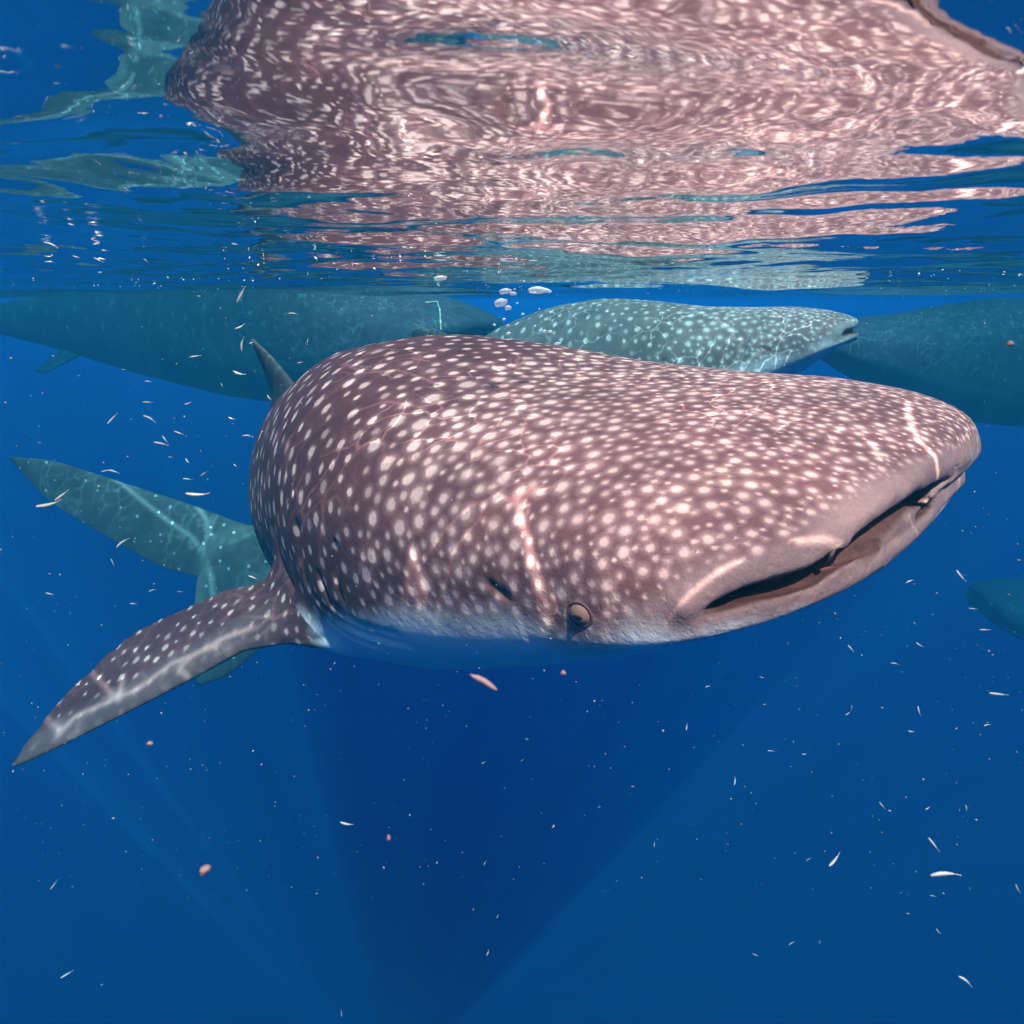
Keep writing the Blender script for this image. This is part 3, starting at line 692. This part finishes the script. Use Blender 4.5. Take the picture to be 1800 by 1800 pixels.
def place(x, y):
    h = ['at far left', 'at left', 'left of centre', 'at mid frame', 'right of centre', 'at right', 'at far right'][sum(x > v_ for v_ in (170, 330, 560, 1000, 1400, 1600))]
    v = ['near the top', 'under the surface', 'beside the small back fin', 'level with the tail fin', 'below the jaw', 'in open water', 'near the bottom'][sum(y > v_ for v_ in (230, 490, 760, 1100, 1330, 1560))]
    return h + ' ' + v
def look(ln, an):
    sz = 'long' if ln >= 24 else 'short' if ln >= 13 else 'tiny'
    tl_ = 'lying level' if abs(an) < 16 else 'near upright' if abs(an) > 62 else 'tilted up' if an > 0 else 'tilted down'
    return sz + ' white krill ' + tl_
def unique(labels, xs_):
    out = list(labels)
    for l_ in set(labels):
        ii = sorted([i for i, m_ in enumerate(labels) if m_ == l_], key=lambda i: xs_[i])
        if len(ii) > 1:
            w_ = ['leftmost', 'rightmost'] if len(ii) == 2 else ['leftmost'] + ['second', 'third', 'fourth', 'fifth', 'sixth', 'seventh', 'eighth', 'ninth'][:len(ii) - 2] + ['rightmost']
            for i, q_ in zip(ii, w_): out[i] = l_ + ', ' + (q_ if 'most' in q_ else q_ + ' from left')
    return out
KL = unique([look(ln, an) + ' ' + place(x_, y_) for x_, y_, ln, an in K], [k_[0] for k_ in K])
sized = sorted(range(len(K)), key=lambda i: -K[i][2])
for i, (x_, y_, ln, an) in enumerate(K):
    z_ = kr.uniform(.75, 1.15) if ln < 22 else kr.uniform(.6, .85)
    if x_ < 560 and y_ > 480 and ln < 26: z_ = kr.uniform(.9, 1.5)
    L_ = ln / F_PX * z_ * 1.08
    o = bpy.data.objects.new('krill', KM[i % 4]); COL.objects.link(o)
    p = pix(x_, y_, z_); p.z = min(p.z, -.012)
    camq = Matrix.Rotation(math.pi / 2 - PITCH, 4, 'X')
    o.matrix_world = Matrix.Translation(p) @ camq @ Matrix.Rotation(R(an), 4, 'Z') @ Matrix.Rotation(math.pi / 2 + kr.uniform(-.5, .5), 4, 'X') @ Matrix.Rotation(kr.uniform(-.35, .35), 4, 'Z') @ Matrix.Scale(L_, 4)
    tag(o, KL[i], 'krill', 'krill drifting in the water')

# soft pinkish bits close to the lens
M_JELLY = plain('pink_jelly', (.32, .20, .20), .5, .3, 30, .3)
BIT = blob('b', (0, 0, 0), (1, 1, 1), Matrix.Identity(3), M_JELLY, None, 12, lambda v_: v_ * (1 + .2 * math.sin(3 * v_.x + 2 * v_.y))); bme = BIT.data; bpy.data.objects.remove(BIT)
for x_, y_, a_len, b_len, an, lb in [(850, 1198, 80, 16, -30, 'long blurred pink fleck under the belly of the big shark'), (360, 1530, 32, 22, 45, 'round blurred pink fleck in open water at lower left'), (683, 1473, 10, 15, 0, 'small reddish fleck in open water below mid frame'),
        (990, 1183, 14, 12, 0, 'small blurred pink fleck just under the jaw'), (263, 1307, 17, 10, 5, 'small blurred pink fleck beside the pectoral fin tip'), (1775, 605, 14, 14, 0, 'blurred pink dot at far right above the snout')]:
    z_ = .36; o = bpy.data.objects.new('drifting_fleck', bme); COL.objects.link(o); k_ = z_ / F_PX / 2 * .7
    p = pix(x_, y_, z_); p.z = min(p.z, -.02)
    o.matrix_world = Matrix.Translation(p) @ Matrix.Rotation(math.pi / 2 - PITCH, 4, 'X') @ Matrix.Rotation(R(an), 4, 'Z') @ Matrix.Diagonal((a_len * k_, b_len * k_, min(a_len, b_len) * k_, 1))
    tag(o, lb, 'plankton', 'pink flecks close to the lens')

# marine snow: countless specks through the water
def specks(name, n, fn, r_lo, r_hi, mat, label, cat, seed):
    r = np.random.default_rng(seed); P = fn(r, n); n = len(P); s_ = r.uniform(r_lo, r_hi, n) * r.choice([1, 1, 1.6], n)
    O = np.array([(1, 0, 0), (-1, 0, 0), (0, 1, 0), (0, -1, 0), (0, 0, 1), (0, 0, -1)], float)
    T = np.array([(0, 2, 4), (2, 1, 4), (1, 3, 4), (3, 0, 4), (2, 0, 5), (1, 2, 5), (3, 1, 5), (0, 3, 5)])
    A = r.normal(size=(n, 3, 3)); Qm, _ = np.linalg.qr(A); st = np.stack([r.uniform(1, 2.2, n), np.ones(n), np.ones(n)], 1)
    V = (P[:, None] + np.einsum('kd,ndf->nkf', O, Qm * st[:, :, None]) * s_[:, None, None]).reshape(-1, 3)
    F = (T[None] + 6 * np.arange(n)[:, None, None]).reshape(-1, 3)
    o = link(name, mesh_np(name, V, F, False), mat); tag(o, label, cat, kind='stuff'); return o
def in_water(r, n):
    d = .6 + 5 * r.uniform(0, 1, n) ** 1.3; ax_ = r.uniform(-1.0, 1.0, n); el = r.uniform(-1.2, .4, n)
    P = np.stack([d * ax_, d, CAM_Z + d * el], 1)
    return P[P[:, 2] < -.03]
M_SNOW = plain('pale_specks', (.42, .38, .36), .6, .2, 5)
specks('marine_snow', 3600, in_water, .0004, .0009, M_SNOW, 'fine pale specks drifting all through the blue water', 'plankton', 4)
def at_line(r, n):
    y_ = r.uniform(1.1, 5.5, n); x_ = r.uniform(-.8, .85, n) * y_; keep = (np.sin(x_ * 3.1 + y_ * 2) + r.normal(0, .8, n)) > .2
    return np.stack([x_, y_, -np.abs(r.normal(.0, .007, n)) - .004], 1)[keep]
specks('foam', 560, at_line, .0008, .0022, plain('white_foam', (.9, .9, .9), .3, .1, 5), 'tiny white bubbles and beads of sparkle strewn along the far waterline', 'foam', 9)  # white beads also stand in for the sparkle of the waterline

# air bubbles under the surface above the shark's back
t = NT('bubble'); g = t.n('ShaderNodeBsdfPrincipled'); g.inputs['Base Color'].default_value = rgb(.92, .94, .95); g.inputs['Roughness'].default_value = .08
g.inputs['Specular IOR Level'].default_value = 1.0
gt = t.n('ShaderNodeBsdfTransparent'); gm = t.n('ShaderNodeMixShader'); lw = t.n('ShaderNodeLayerWeight'); lw.inputs['Blend'].default_value = .35
t.l(t.mapr(lw.outputs['Facing'], .1, .8, .35, .95), gm.inputs[0]); t.l(gt.outputs[0], gm.inputs[1]); t.l(g.outputs[0], gm.inputs[2]); t.l(gm.outputs[0], t.out.inputs[0])
M_BUB = t.m
BUB = [(880, 532, 22, 1.4), (893, 541, 13, 1.2), (888, 512, 16, 1.8), (902, 516, 10, 1.6), (945, 510, 20, 2.2), (962, 511, 10, 2.0), (774, 489, 14, 2.2), (886, 561, 6, 1.3), (893, 572, 6, 1.2), (894, 586, 8, 1.4), (957, 582, 8, 1.2), (967, 583, 8, 1.4), (869, 571, 6, 1.2), (919, 552, 6, 1.2), (940, 573, 5, 1.2), (948, 543, 4, 1), (909, 533, 5, 1), (980, 604, 8, 2.0)]
bm_ = blob('bubble', (0, 0, 0), (1, 1, 1), Matrix.Identity(3), M_BUB, None, 20, lambda v_: v_ * (1 + .12 * math.sin(4 * v_.x + 1) * math.sin(5 * v_.y) + .08 * math.sin(7 * v_.z)))
bme = bm_.data; bpy.data.objects.remove(bm_)
BL = unique([('large glinting' if d_ > 15 else 'mid-sized' if d_ > 8 else 'small round') + ' air bubble ' + ('at the waterline' if y_ < 520 else 'just beneath the surface' if y_ < 550 else 'over the big back') for x_, y_, d_, st in BUB], [b_[0] for b_ in BUB])
for i, (x_, y_, d_, st) in enumerate(BUB):
    z_ = 1.35; p = pix(x_, y_, z_); r_ = d_ / 2.7 / F_PX * z_
    p.z = min(p.z, -.010)
    o = bpy.data.objects.new('air_bubble', bme); COL.objects.link(o)
    o.matrix_world = Matrix.Translation(p) @ Matrix.Rotation(kr.uniform(-.3, .3), 4, 'Y') @ Matrix.Diagonal((r_ * st, r_, r_ * .8, 1))
    tag(o, BL[i], 'bubble', 'air bubbles above the back')

# a pale cord dangling from the surface beyond the shark
p0, p1, p2 = pix(748, 532, 3.6), pix(768, 530, 3.6), pix(775, 580, 3.6)
def cord(name, pts, rad, mat):
    cu = bpy.data.curves.new(name, 'CURVE'); cu.dimensions = '3D'; sp_ = cu.splines.new('POLY'); sp_.points.add(len(pts) - 1)
    for q_, p in zip(sp_.points, pts): q_.co = (*p, 1)
    cu.bevel_depth = rad; cu.bevel_resolution = 3
    o_ = bpy.data.objects.new(name, cu); COL.objects.link(o_); dg = bpy.context.evaluated_depsgraph_get()
    me_ = bpy.data.meshes.new_from_object(o_.evaluated_get(dg)); bpy.data.objects.remove(o_)
    return link(name, me_, mat)
c_ = cord('cord', [p0, p1, (p1 * .7 + p2 * .3) + Vector((.01, 0, 0)), p2], .005, plain('pale_cord', (.4, .6, .42), .6, .3, 20))
tag(c_, 'short pale green cord dangling from the surface beyond the shark', 'cord')
